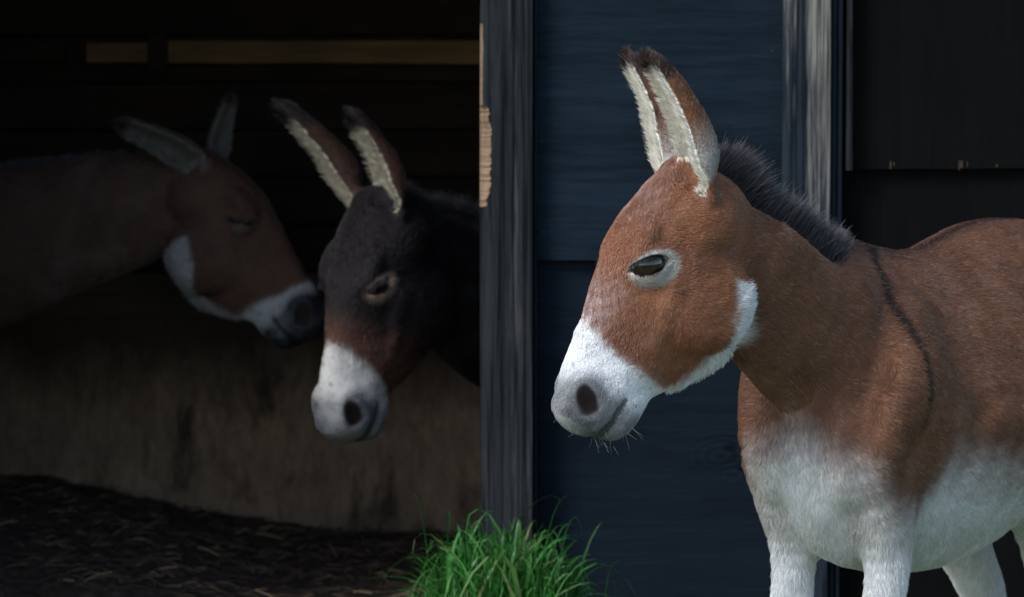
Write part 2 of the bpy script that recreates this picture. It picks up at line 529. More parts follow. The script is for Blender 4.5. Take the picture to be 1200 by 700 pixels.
def build_donkey(spec):
    """spec: head pose, neck curve, body origin and heading, colours. Returns root, mesh"""
    name = spec.get('name', 'donkey')
    # frames
    psi, phi, roll = [math.radians(a) for a in spec['head_rot']]
    side = spec.get('side', -1)             # -1: heads to -X turned toward the camera by psi, +1: to +X
    fwd_h = np.array([side * math.cos(psi), -math.sin(psi), 0])
    lef = np.cross([0, 0, 1], fwd_h)
    u = fwd_h * math.cos(phi) + np.array([0, 0, -math.sin(phi)])
    n_ = fwd_h * math.sin(phi) + np.array([0, 0, math.cos(phi)])
    lef2 = lef * math.cos(roll) + n_ * math.sin(roll)
    n2 = n_ * math.cos(roll) - lef * math.sin(roll)
    HA = np.stack([u, lef2, n2])            # rows: local axes in world
    HO = np.asarray(spec['poll'], float)
    hs = spec.get('head_scale', 1.0)
    toH = lambda P: ((P - HO) @ HA.T) / hs
    fromH = lambda q: HO + (np.asarray(q, float) * hs) @ HA
    hb = math.radians(spec['heading'])      # angle of the body's forward direction in the XY plane
    F_ = np.array([math.cos(hb), math.sin(hb), 0]); L_ = np.array([-math.sin(hb), math.cos(hb), 0]); Z_ = np.array([0, 0, 1.])
    BA = np.stack([F_, L_, Z_]); BO = np.asarray(spec['origin'], float)
    fromB = lambda q: BO + np.asarray(q, float) @ BA

    # ---- head, evaluated in local coordinates
    hl = Loft(HEAD_TAB, (0, 0, 0), np.eye(3), n=2.25)
    I3 = np.eye(3)
    eye_u = np.cross(EYE_OUT, EYE_L)
    head_add, head_sub = [], []
    es = spec.get('eye_s', 1.0)
    op = spec.get('eye_open', .0155) * es
    for s in (1, -1):
        S = np.array([1, s, 1.])
        head_add += [
            Ellip(S * (.176, .049, -.090), (.084, .034, .082), k=.025),       # masseter
            Ellip(S * (.148, .060, .066), (.042, .016, .015), k=.020),       # brow ridge
            Ellip(S * (.055, .060, -.020), (.035, .020, .05), k=.03),
            Sweep([(*(S * (.185, .066, -.018)), .008, .009), (*(S * (.235, .054, -.034)), .008, .008), (*(S * (.285, .044, -.044)), .006, .006)], S * (0, 1, 0), 6, k=.022),  # facial crest
            Ellip(S * (.406, .036, .014), (.034, .019, .028), k=.018),       # nostril wing
            Ellip(S * (.415, .020, -.068), (.042, .026, .022), k=.018),      # lower lip
            Ellip(S * (EYE_C - EYE_OUT * (.001 if op > .003 else .008)), (.036 * es,) * 3, k=.014), # lids
        ]
        head_sub += [(Sweep([(*(S * (.442, .052, .002)), .006, .014), (*(S * (.431, .055, .014)), .0095, .017), (*(S * (.413, .060, .031)), .0100, .014), (*(S * (.392, .066, .038)), .004, .005)], S * (0, 1, 0), 6, k=.006), .010),
                     (Sweep([(*(S * (.478, .0, -.045)), .0035, .006), (*(S * (.466, .030, -.045)), .0035, .005), (*(S * (.440, .052, -.046)), .0035, .006), (*(S * (.412, .060, -.050)), .0035, .006), (*(S * (.385, .056, -.056)), .002, .003)], (0, 0, 1), 12, k=.006), .008)]
    head_add += [Ellip((.400, 0, -.078), (.045, .026, .018), k=.02),         # chin
                 Ellip((.448, 0, .000), (.030, .040, .040), k=.02),          # upper lip
                 Ellip((.040, 0, .050), (.06, .05, .025), k=.03)]

    def head(q):
        d = hl(q)
        for p in head_add: d = smin(d, p(q), p.k)
        # groove between nostril and cheek, hollow above the eye
        d = d + .0035 * np.exp(-((q[:, 0] - .350) ** 2 / .0009)) * sm(np.abs(q[:, 1]), .02, .05)
        d = d + .0015 * np.exp(-(((q[:, 0] - .115) / .022) ** 2 + ((q[:, 2] - .060) / .018) ** 2)) * sm(np.abs(q[:, 1]), .03, .06)
        for p, k in head_sub: d = smax(d, -p(q), k)
        # palpebral opening: a lens between two arcs
        for s in (1, -1):
            e = (q * np.array([1, s, 1.])) - EYE_C
            el, eu, eo = e @ EYE_L, e @ eye_u, e @ EYE_OUT
            hl_, hh = .0400 * es, op
            R = (hl_ ** 2 + hh ** 2) / (2 * hh)
            h2 = hh * .76; R2 = (hl_ ** 2 + h2 ** 2) / (2 * h2)
            lens = np.maximum(np.sqrt(el ** 2 + (eu + (R2 - h2)) ** 2) - R2, np.sqrt(el ** 2 + (eu - (R - hh)) ** 2) - R)
            carve = np.maximum(lens, -(eo - .004 * es))
            d = smax(d, -carve, .004)
        return d

    # ---- ears
    ears = []
    for e in spec['ears']:
        base, tip, opn = (fromH(e['base']) if 'local' in e else np.asarray(e['base'], float)), np.asarray(e['tip'], float), norm(e['open'])
        ax = tip - base; L = np.linalg.norm(ax); ax = ax / L
        opn = norm(opn - (opn @ ax) * ax)
        bend = norm(np.asarray(e.get('bend', -opn), float))
        ts = np.array([-.06, .08, .25, .45, .65, .82, .94, 1.0])
        aw = np.array([.010, .019, .036, .033, .027, .022, .018, .010]) * e.get('w', 1)
        bw = np.array([.024, .036, .041, .038, .033, .029, .025, .015]) * e.get('w', 1)
        pts = [base + ax * L * t + bend * (.018 * math.sin(math.pi * max(t, 0))) for t in ts]
        outer = Sweep([(*p, a, b) for p, a, b in zip(pts, aw, bw)], opn, 16, k=.022)
        sub = [(*(p + opn * (a * .78)), a * 1.05, max(b - .006, .002)) for p, a, b in zip(pts, aw, bw)][1:]
        inner = Sweep(sub, opn, 14, k=.006)
        ears.append(dict(outer=outer, inner=inner, base=base, ax=ax, L=L, opn=opn))

    # ---- neck, trunk, legs
    neck = Sweep([(*c, a, b) for c, a, b in spec['neck']], spec['neck_up'], 16, k=.05, margin=.14)
    sc = spec.get('body_scale', 1.0)
    trunk = Loft([(-.90, .97, .90, .01, .01, .01), (-.875, 1.06, .80, .06, .07, .06), (-.80, 1.125, .70, .12, .150, .11), (-.68, 1.150, .61, .165, .205, .15),
                  (-.50, 1.150, .555, .165, .235, .19), (-.30, 1.118, .535, .155, .240, .20), (-.12, 1.125, .555, .100, .200, .165), (.0, 1.12, .585, .085, .165, .135),
                  (.06, 1.03, .62, .09, .130, .100), (.112, .94, .67, .07, .090, .066), (.142, .86, .74, .04, .05, .04), (.152, .82, .79, .01, .01, .01)],
                 BO, BA, n=2.2, k=.05)
    body = [(neck, .075)]
    for s in (1, -1):
        fl = [(-.10, .075, 1.03, .05, .03), (-.03, .125, .92, .085, .055), (.045, .100, .80, .072, .058), (.01, .098, .70, .066, .050), (-.012, .095, .60, .043, .036), (.0, .092, .50, .034, .034), (.012, .095, .39, .038, .038),
              (.008, .095, .34, .035, .035), (.0, .095, .25, .024, .024), (.0, .095, .15, .029, .028), (.03, .095, .09, .027, .026), (.055, .095, .03, .036, .034), (.062, .095, -.02, .040, .036)]
        rows = [(*fromB((x, y * s * 1.0, z)), a, b) for x, y, z, a, b in fl]
        body.append((Sweep(rows, F_, 40, k=.035), .03))
        hl2 = [(-.66, .09, .98, .12, .06), (-.68, .11, .84, .17, .085), (-.64, .112, .70, .12, .08), (-.66, .10, .58, .075, .055), (-.71, .088, .49, .052, .042), (-.76, .082, .42, .045, .034), (-.755, .08, .36, .033, .030),
               (-.755, .10, .26, .028, .026), (-.745, .10, .15, .031, .030), (-.715, .10, .09, .027, .026), (-.69, .10, .03, .036, .034), (-.683, .10, -.02, .040, .036)]
        rows = [(*fromB((x, y * s, z)), a, b) for x, y, z, a, b in hl2]
        body.append((Sweep(rows, F_, 34, k=.035), .035))
    for c, r, k in spec.get('lumps', []):
        body.append((Ellip(fromB(c), r, BA, k=k), k))
    # tail
    tail = Sweep([(*fromB(p), a, a) for p, a in (((-.86, 0, 1.06), .03), ((-.93, 0, .98), .022), ((-.95, 0, .80), .016), ((-.95, 0, .62), .014), ((-.95, 0, .5), .03), ((-.95, 0, .38), .01))], F_, 12, k=.02)
    body.append((tail, .02))

    grooves = [([fromB(p) for p in pl], wd, dp) for pl, wd, dp in spec.get('grooves', [])]

    def headish(P):
        out = np.full(len(P), BIG)
        q = toH(P)
        m = (q[:, 0] > -.2) & (q[:, 0] < .6) & (np.abs(q[:, 1]) < .22) & (np.abs(q[:, 2]) < .34)
        if m.any(): out[m] = head(q[m]) * hs
        return out

    def f(P):
        d = trunk(P)
        for p, k in body: d = smin(d, p(P), k)
        for pts_, wd, dp in grooves:
            for a_, b_ in zip(pts_[:-1], pts_[1:]):
                ab = b_ - a_; t_ = np.clip((P - a_) @ ab / (ab @ ab), 0, 1)
                q = P - a_ - t_[:, None] * ab
                d = d + (dp / (len(pts_) - 1)) * np.exp(-(q * q).sum(1) / wd ** 2) * 1.3
        # folds of skin at the base of the throat
        for fo in spec.get('folds', []):
            c, w, dirn, R, amp = fo
            q = P - c; s = q @ dirn
            m = np.exp(-(q * q).sum(1) / R ** 2)
            d = d + amp * m * np.sin(s * 2 * math.pi / w)
        d = smin(d, headish(P), .016)
        for e in ears:
            o = e['outer'](P)
            m = o < .2
            if m.any():
                d[m] = smin(d[m], o[m], .018)
                d[m] = smax(d[m], -e['inner'](P[m]), .005)
        return np.maximum(d, -P[:, 2] + .004)

    allp = [neck.c, fromB([[.3, 0, 0]]), fromB([[-1.0, 0, 1.2]]), fromB([[.3, .3, 0]]), fromB([[-1., .3, 0]]), fromB([[.3, -.3, 0]]), fromB([[-1., -.3, 0]]),
            np.array([fromH((.5, 0, 0)), fromH((0, 0, .1)), fromH((.2, 0, -.2))]), np.array([e['base'] + e['ax'] * e['L'] for e in ears])]
    allp = np.vstack(allp)
    V, Fc, Nn = polygonise(f, allp.min(0) - .17, allp.max(0) + .17, spec['h'] * FINE)
    V = V + Nn * (smooth_noise(V * 13, 31, 2) * .0016)[:, None]

    # ---- regions
    q = toH(V)
    dh = headish(V); dn = neck(V); bq = (V - BO) @ BA.T
    ear_t = np.zeros(len(V)); ear_in = np.zeros(len(V)); ear_any = np.zeros(len(V), bool); ear_s = np.zeros(len(V))
    for e in ears:
        t = (V - e['base']) @ e['ax'] / e['L']
        o = e['outer'](V)
        m = (o < .012) & (t > -.02) & (dh > .004)
        inn = np.abs(e['inner'](V)) < .006
        ear_any |= m; ear_t[m] = t[m]; ear_in[m] = inn[m]
    ear_s[m] = np.exp(-(np.maximum(e['inner'](V)[m] - .006, 0) / .006) ** 2)
    w_head = sm(-dh, -.030, .0) * (dh < .5)
    w_head[dh > .03] = 0
    R = dict(V=V, N=Nn, q=q, b=bq, w_head=w_head, ear=ear_any, ear_t=ear_t, ear_in=ear_in, ear_s=ear_s, dn=dn, dh=dh, eye_u=eye_u, es=es)
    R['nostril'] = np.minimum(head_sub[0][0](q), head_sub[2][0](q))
    R['noise'] = smooth_noise(V * 9, 3)
    R['fine'] = smooth_noise(V * 60, 4, 2)
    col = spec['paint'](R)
    # flow and length of the coat
    flow = np.tile(-F_ * .8 - Z_ * .6, (len(V), 1))
    legm = sm(-bq[:, 2], -.66, -.56)[:, None] * (1 - w_head[:, None])
    flow = flow * (1 - legm) + np.array([0, 0, -1.]) * legm
    if 'neck_flow' in spec:
        nw = (sm(-dn, -.03, 0) * sm(bq[:, 0], .02, .16))[:, None]
        flow = flow * (1 - nw) + norm(spec['neck_flow']) * nw
    hq = np.stack([np.where(q[:, 0] > .22, .7, -.55) * np.ones(len(V)), np.sign(q[:, 1]) * .15, np.where(q[:, 0] > .22, -.3, -.55) + 0 * q[:, 0]], 1)
    tt = sm(q[:, 0], .14, .30)[:, None]
    hq = np.array([-.5, 0, -.7]) * (1 - tt) + np.array([.8, 0, -.35]) * tt
    up_face = sm(q[:, 2], .02, .07)[:, None]
    hq = hq * (1 - up_face) + (np.array([.85, 0, -.3]) + np.sign(q[:, 1:2]) * np.array([0, .25, 0])) * up_face
    flow = flow * (1 - w_head[:, None]) + (hq @ HA) * w_head[:, None]
    for e in ears:
        m = ear_any & (((V - e['base']) @ e['ax'] > -.03)) & (e['outer'](V) < .013)
        flow[m] = e['ax']
    length = np.where(w_head > .5, .0065, .0095) * spec.get('hair_len', 1.0)
    length = length * (1 + .5 * sm(-bq[:, 2], -.72, -.6) * (1 - w_head))
    length = np.where((w_head > .5) & (q[:, 0] > .33), .0035, length)
    length = np.where((w_head > .5) & (q[:, 2] < -.13), .014, length)
    length = np.where(ear_any, np.where(ear_in > 0, .0125, .006), length)
    length = np.where(ear_any & (ear_t > .88), .012, length)
    # bare skin: eyelid rims, nostrils, lips
    eyed = np.full(len(V), 9.)
    for s in (1, -1):
        e = (q * np.array([1, s, 1.])) - EYE_C
        eyed = np.minimum(eyed, np.sqrt((e @ EYE_L / 1.45) ** 2 + (e @ eye_u) ** 2 + (np.maximum(np.abs(e @ EYE_OUT) - .041, 0)) ** 2))
    bare = (w_head > .5) & ((eyed < (.0195 * es if op > .003 else .006)) | (q[:, 0] > .462))
    for p, k in head_sub: bare |= (w_head > .5) & (p(q) < .006)
    length = np.where(bare, .0002, length)
    # gather
    org = np.array([BO[0], BO[1], 0.0])
    root = empty(name, org)
    tag(root, spec['label'], 'donkey', 'donkeys at the stable')
    o = mesh_obj('body', V, Fc, M_skin, root, smooth=True)
    bm = bmesh.new(); bm.from_mesh(o.data)
    bmesh.ops.holes_fill(bm, edges=[e for e in bm.edges if e.is_boundary], sides=0)
    bm.to_mesh(o.data); bm.free()
    ca = o.data.color_attributes.new('Col', 'FLOAT_COLOR', 'POINT')
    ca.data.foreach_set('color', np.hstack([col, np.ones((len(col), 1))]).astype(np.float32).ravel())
    # eyes
    for s in (1, -1):
        S = np.array([1, s, 1])
        c = fromH((EYE_C - EYE_OUT * (.0008 if op > .003 else .013)) * S)
        ow, lw, uw = (EYE_OUT * S) @ HA, (EYE_L * S) @ HA, (eye_u * S) @ HA
        nu, nv = 40, 30
        vv, ff, cc_ = [], [], []
        for j in range(nv + 1):
            for i in range(nu):
                a, b = i / nu * 2 * math.pi, j / nv * math.pi
                d_ = np.array([math.sin(b) * math.cos(a), math.sin(b) * math.sin(a), math.cos(b)])
                vv.append(c + .0325 * es * hs * (ow * d_[2] + lw * d_[0] + uw * d_[1]))
                lx, ux = abs(d_[0]), abs(d_[1])
                pup = (lx / .30) ** 2 + (ux / .17) ** 2
                rr = math.sqrt(lx * lx + ux * ux)
                if d_[2] < 0 or rr > .62: k_ = (.010, .008, .007)
                elif pup < 1: k_ = (.004, .004, .005)
                else: k_ = np.array([.030, .015, .009]) * (.7 + .5 * math.sin(a * 17 + 3 * math.sin(a * 5)) ** 2) * (1 if rr < .52 else .4)
                cc_.append((*k_, 1))
        for j in range(nv):
            for i in range(nu):
                ff.append((j * nu + i, j * nu + (i + 1) % nu, (j + 1) * nu + (i + 1) % nu, (j + 1) * nu + i))
        eo_ = mesh_obj('eye', vv, ff, M_eye, root, smooth=True)
        ca = eo_.data.color_attributes.new('Col', 'FLOAT_COLOR', 'POINT')
        if len(ca.data) == len(cc_): ca.data.foreach_set('color', np.array(cc_, np.float32).ravel())
        if op > .003:
            nl = 90
            r_ = np.random.default_rng(3)
            x_ = r_.uniform(-.030, .030, nl) * es; h2 = op * .76; R2 = ((.040 * es) ** 2 + h2 ** 2) / (2 * h2)
            y_ = np.sqrt(R2 ** 2 - x_ ** 2) - (R2 - h2)
            up_ = np.sqrt(np.maximum((.0355 * es) ** 2 - x_ ** 2 - y_ ** 2, 0))
            b0 = EYE_C + x_[:, None] * EYE_L + (y_ + .0012)[:, None] * eye_u + up_[:, None] * EYE_OUT
            dr = EYE_OUT * .9 + eye_u * -.25 + EYE_L * (x_ * 12)[:, None] + r_.normal(size=(nl, 3)) * .12
            Ls = r_.uniform(.007, .014, nl)[:, None]
            pts = np.stack([b0 + dr * Ls * k_ - eye_u * Ls * .45 * k_ * (1 - .5 * k_) for k_ in (0, .35, .7, 1)], 1)
            pts = fromH((pts * S).reshape(-1, 3)).reshape(nl, 4, 3)
            add_hair('eyelashes', root, pts, np.tile(np.array([.0003, .00028, .0002, .0001]), (nl, 1)), np.tile(np.array([.012, .01, .01]), (nl, 1)), M_darkhair)
    # coat
    nh = int(spec['hairs'] * FUR)
    if nh > 0:
        tri = np.vstack([Fc[:, [0, 1, 2]], Fc[:, [0, 2, 3]]])
        A, B_, C_ = V[tri[:, 0]], V[tri[:, 1]], V[tri[:, 2]]
        area = np.linalg.norm(np.cross(B_ - A, C_ - A), axis=1)
        dens = spec.get('dens', lambda R_: np.ones(len(V)))(R)
        dens = np.where(length < .001, 0, dens)
        dens = np.where(ear_any & (ear_in > 0), dens * 2.2, dens)
        area = area * dens[tri[:, 0]]
        pick = rng.choice(len(tri), nh, p=area / area.sum())
        r1, r2 = rng.random(nh), rng.random(nh)
        sw = r1 + r2 > 1; r1[sw] = 1 - r1[sw]; r2[sw] = 1 - r2[sw]
        ia, ib, ic = tri[pick].T
        P = V[ia] * (1 - r1 - r2)[:, None] + V[ib] * r1[:, None] + V[ic] * r2[:, None]
        nn = Nn[ia]
        fl_ = flow[ia] - (flow[ia] * nn).sum(1)[:, None] * nn
        fl_ /= np.maximum(np.linalg.norm(fl_, axis=1)[:, None], 1e-6)
        # swirl and clumps in the lay of the coat
        jit = (np.stack([smooth_noise(V * 14, 11, 1), smooth_noise(V * 14, 12, 1), smooth_noise(V * 14, 13, 1)], 1) * .28
               + np.stack([smooth_noise(V * 70, 14, 1), smooth_noise(V * 70, 15, 1), smooth_noise(V * 70, 16, 1)], 1) * .22)[ia]
        d0 = fl_ + jit + rng.normal(size=P.shape) * .13
        ine = (ear_any & (ear_in > 0))[ia]
        lift = np.where(ine, .45, .30 + .12 * rng.random(nh))
        ln = length[ia] * (.65 + .7 * rng.random(nh))
        d0 = d0 - (d0 * nn).sum(1)[:, None] * nn
        d0 /= np.maximum(np.linalg.norm(d0, axis=1)[:, None], 1e-6)
        for e in ears:
            # hair inside the ears leans toward the opening
            mm = ine & (np.abs((P - e['base']) @ e['ax'] / e['L'] - .5) < .55) & (e['outer'](P) < .02)
            d0[mm] = d0[mm] * 1.0 + e['opn'] * .35
        st = d0 + nn * lift[:, None]; st /= np.linalg.norm(st, axis=1)[:, None]
        pts = np.empty((nh, 4, 3))
        pts[:, 0] = P - nn * .001
        pts[:, 1] = P + st * (ln * .33)[:, None]
        pts[:, 2] = P + st * (ln * .62)[:, None] + d0 * (ln * .06)[:, None]
        pts[:, 3] = P + st * (ln * .85)[:, None] + d0 * (ln * .2)[:, None]
        cl = col[ia] * (1 - r1 - r2)[:, None] + col[ib] * r1[:, None] + col[ic] * r2[:, None]
        cl = spec.get('tint', lambda c, P_, r_: c)(cl, P, rng)
        rad = np.where(ine, .00028, .00036) * spec.get('hair_r', 1.0)
        add_hair('coat', root, pts, np.tile(rad[:, None], (1, 4)) * np.array([1, 1, .8, .25]), cl, M_hair)
    return dict(root=root, R=R, fromH=fromH, toH=toH, fromB=fromB, F=F_, L=L_, neck=neck, u=u, n=n2, f=f)


def add_hair(name, root, pts, rad, col, mat, kind='stuff'):
    nh, k = pts.shape[:2]
    hc = bpy.data.hair_curves.new(name)
    hc.add_curves([k] * nh)
    pw = pts - np.array(parent_world(root))
    hc.attributes['position'].data.foreach_set('vector', pw.astype(np.float32).ravel())
    ra = hc.attributes.get('radius') or hc.attributes.new('radius', 'FLOAT', 'POINT')
    ra.data.foreach_set('value', np.asarray(rad, np.float32).ravel())
    ca = hc.attributes.new('Col', 'FLOAT_COLOR', 'CURVE' if len(col) == nh else 'POINT')
    ca.data.foreach_set('color', np.hstack([np.clip(col, 0, 1), np.ones((len(col), 1))]).astype(np.float32).ravel())
    hc.materials.append(mat)
    o = bpy.data.objects.new(name, hc)
    link(o, root)
    o['kind'] = kind
    return o


def lerp(a, b, t):
    t = np.clip(t, 0, 1)[:, None]
    return a * (1 - t) + np.asarray(b) * t


def eye_dist(R, s=None, off=.004):
    q = R['q']; best = np.full(len(q), 9.)
    for s_ in (1, -1):
        e = (q * np.array([1, s_, 1.])) - EYE_C
        du = e @ R['eye_u'] + (off if s is None else 0)
        d = np.sqrt(((e @ EYE_L - (0 if s else .003)) / (1.6 if s else 1.35)) ** 2 + (du * np.where(du > 0, 1.22, .92)) ** 2 + np.maximum(np.abs(e @ EYE_OUT) - .041, 0) ** 2)
        best = np.minimum(best, d / R['es'])
    return best


def paint(base, face, white, cfg):
    """coat pattern of a donkey; colours belong to the animal itself"""
    def go(R):
        q, b, V = R['q'], R['b'], R['V']
        nz, fn = R['noise'], R['fine']
        wh = sm(-R['dh'], -.010, .0) * (R['w_head'] > 0)
        n = len(V)
        col = np.tile(np.array(base), (n, 1))
        col *= (1 + .22 * nz[:, None])
        f, l, z = b.T
        col = lerp(col, np.array(base) * 1.15 + .045, np.clip(smooth_noise(V * 4.5, 41, 3) * .7, 0, .55))
        if cfg.get('pale_belly', True):
            zb = cfg['belly_line'](f, l)
            zb = zb + cfg.get('chest_rise', 0) * np.exp(-(l / .075) ** 2) * sm(f, .03, .13)
            body_w = sm(zb - z + .02 * nz + .014 * fn, -.075, .085) * (1 - wh)
            col = lerp(col, white, body_w)
        if cfg.get('cross', True):
            fs = cfg['stripe'](z, l)
            wdt = np.interp(z, [.8, 1.0, 1.13], [.005, .010, .022])
            st = np.exp(-((f - fs + .001 * fn) / wdt) ** 2) * sm(z, .78, .90) * (1 - wh) * (np.abs(l) > .01) * (l * cfg.get('cross_side', 1) > -.5)
            col = lerp(col, cfg['dark'], st * .9 * (R['dn'] > -.03))
            dor = np.exp(-(l / .022) ** 2) * sm(z, 1.0, 1.06) * (1 - wh) * (f < .06)
            col = lerp(col, cfg['dark'], dor * .85)
        # head
        fc = np.tile(np.array(face), (n, 1)) * (1 + .20 * nz[:, None] + .07 * fn[:, None])
        u_, y_, z_ = q.T
        mz = sm(u_ - cfg['muzzle'](z_) + .006 * nz + .004 * fn, -.014, .012)
        rust = sm(u_, .22, .30)
        fc = lerp(fc, cfg['rust'], rust * cfg.get('rust_amt', .5))
        fro = cfg.get('frost', 0)
        if fro:
            fc = lerp(fc, (.62, .50, .50), fro * sm(u_, .19, .29) * sm(z_, .02, .07) * (.55 + .6 * fn))
            fc = lerp(fc, (.50, .40, .38), fro * .6 * sm(z_, .05, .09) * sm(-u_, -.16, -.06) * (.5 + .6 * fn))
        fc = lerp(fc, white, mz)
        # white along the jaw and up behind the cheek
        if cfg.get('jaw', True):
            zin = np.interp(u_, [.10, .12, .167, .225, .306, .36, .42], [-.17, -.106, -.130, -.150, -.132, -.102, -.09])
            zin = zin + cfg.get('jaw_zone', 0) * sm(-u_, -.24, -.17)
            jaw = sm(zin - z_ + .005 * nz + .003 * fn, -.009, .011) * sm(u_, .098, .125)
            fc = lerp(fc, white, jaw * cfg.get('jaw_amt', 1))
        # eye ring
        ed = eye_dist(R) if not cfg.get('closed') else eye_dist(R, None, .011)
        fc = lerp(fc, cfg.get('ring', (.62, .60, .57)), sm(-(ed + .0025 * nz), -cfg.get('ring_r', .036), -cfg.get('ring_r', .036) + cfg.get('ring_f', .011)) * .92)
        if cfg.get('closed'):
            for s_ in (1, -1):
                e_ = (q * np.array([1, s_, 1.])) - EYE_C
                fc[(np.abs(e_ @ R['eye_u'] - 3.0 * (e_ @ EYE_L) ** 2 + .003) < .0055) & (np.abs(e_ @ EYE_L) < .030) & (np.abs(e_ @ EYE_OUT) < .06)] = (.012, .01, .01)
        else: fc = lerp(fc, (.020, .016, .015), sm(-eye_dist(R, 1), -cfg.get('rim', .0195), -cfg.get('rim', .0195) + .0035))
        # grey skin of the nose
        g = sm(u_, .365, .420) * sm(-z_, -.055, -.015) * .9 + np.exp(-(((u_ - .418) / .036) ** 2 + ((z_ - .018) / .034) ** 2)) * .9
        g = g + cfg.get('nose_all', 0) * sm(u_, .385, .435)
        g = g + np.exp(-((z_ + .050) / .016) ** 2) * sm(u_, .375, .41) * .5
        fc = lerp(fc, cfg.get('nose_col', (.050, .058, .075)), np.clip(g, 0, 1) * cfg.get('nose_grey', .95) * (.8 + .3 * nz))
        spk = (fn > .80) & (u_ > .33)
        fc[spk] = fc[spk] * .6
        lip = (np.abs(z_ + .049 - .0 * u_) < .006) & (u_ > .385)
        fc[lip] = fc[lip] * .35
        fc = lerp(fc, cfg.get('nose_rim', (.20, .21, .23)), np.exp(-((R['nostril'] - .0085) / .0035) ** 2) * .6)
        fc = lerp(fc, (.014, .009, .009), sm(-R['nostril'], -.0065, -.0020))  # nostril hollow darkened in the colour, painted shade
        col = col * (1 - wh[:, None]) + fc * wh[:, None]
        # ears
        e, t, inn = R['ear'], R['ear_t'], R['ear_in'] > 0
        m = e & ~inn
        back = np.tile(np.array(cfg['ear_back']), (n, 1)) * (1 + .3 * nz[:, None])
        back = lerp(back, cfg.get('ear_low', cfg['ear_back']), sm(-t, -.55, -.15))
        back = back * (1 - sm(-t, -.10, .0)[:, None]) + fc * sm(-t, -.10, .0)[:, None]
        back = lerp(back, cfg.get('tip', (.045, .026, .022)), sm(t + .05 * nz, cfg.get('tip_t', .76), cfg.get('tip_t', .76) + .1))
        back = lerp(back, cfg.get('tip', (.045, .026, .022)), R['ear_s'] * sm(t, .30, .5) * .85)
        col[m] = back[m]
        m = e & inn
        ins = np.tile(np.array(cfg.get('ear_in', (.88, .85, .76))), (n, 1))
        ins = lerp(ins, cfg.get('tip', (.045, .026, .022)), sm(t, cfg.get('tip_t', .76) + .08, cfg.get('tip_t', .76) + .18))
        col[m] = ins[m]
        hoof = sm(-z, -.07, -.06) * (1 - wh)
        col = lerp(col, (.04, .035, .03), hoof)
        return np.clip(col, .002, .9)
    return go


def streak(amount, pale, pale_amt):
    def go(c, P, r):
        k = 1 + amount * r.normal(size=len(c)) + .10 * smooth_noise(P * 45, 21, 2)
        c = c * np.clip(k, .35, 1.9)[:, None]
        m = r.random(len(c)) < pale_amt
        c[m] = c[m] * .5 + np.asarray(pale) * .5
        return c
    return go


# ------------------------------------------------------------------ the stable
FRONT = 9.35                          # Y of the outer face of the front wall
stable = empty('stable', (0.0, FRONT, 0))
tag(stable, 'open fronted timber stable with blue black boarding and a dark inside', 'stable')


def box(name, x0, x1, y0, y1, z0, z1, mat, parent=stable, bev=.002, label=None, rough=0.0, seg=None, seed=0):
    """board with chamfered long edges; seg subdivides its length and rough bows its faces a little"""
    V, F = [], []
    dx, dy, dz = x1 - x0, y1 - y0, z1 - z0
    ax = int(np.argmax([dx, dy, dz]))
    o = [(0, 1, 2), (1, 2, 0), (2, 0, 1)][ax]                       # length axis, cross axes
    lo, hi = np.array([x0, y0, z0]), np.array([x1, y1, z1])
    a0, a1, b0, b1 = lo[o[1]], hi[o[1]], lo[o[2]], hi[o[2]]
    c = min(bev, (a1 - a0) * .3, (b1 - b0) * .3)
    prof = [(a0 + c, b0), (a1 - c, b0), (a1, b0 + c), (a1, b1 - c), (a1 - c, b1), (a0 + c, b1), (a0, b1 - c), (a0, b0 + c)]
    seg = seg or 6
    r = np.random.default_rng(seed + 17)
    ph = r.uniform(0, 6.28, 8)
    for i in range(seg + 1):
        s = i / seg
        L = lo[o[0]] + s * (hi[o[0]] - lo[o[0]])
        for j, (a, b) in enumerate(prof):
            w = rough * (math.sin(s * 9 + ph[j % 8]) + .5 * math.sin(s * 31 + ph[(j + 3) % 8]))
            p = [0, 0, 0]; p[o[0]] = L; p[o[1]] = a + w * .5; p[o[2]] = b + w
            V.append(p)
    for i in range(seg):
        for j in range(8):
            k = (j + 1) % 8
            F.append((i * 8 + j, i * 8 + k, (i + 1) * 8 + k, (i + 1) * 8 + j))
    F.append(tuple(reversed(range(8)))); F.append(tuple(seg * 8 + j for j in range(8)))
    ctr = (lo + hi) / 2
    obj = mesh_obj(name, V, F, mat, parent, origin=ctr - np.array(parent_world(parent)))
    if label: obj['label'] = label
    return obj


def XW(px, d=FRONT):
    return W(px, 350, d)[0]


def ZW(py, d=FRONT):
    return W(600, py, d)[2]


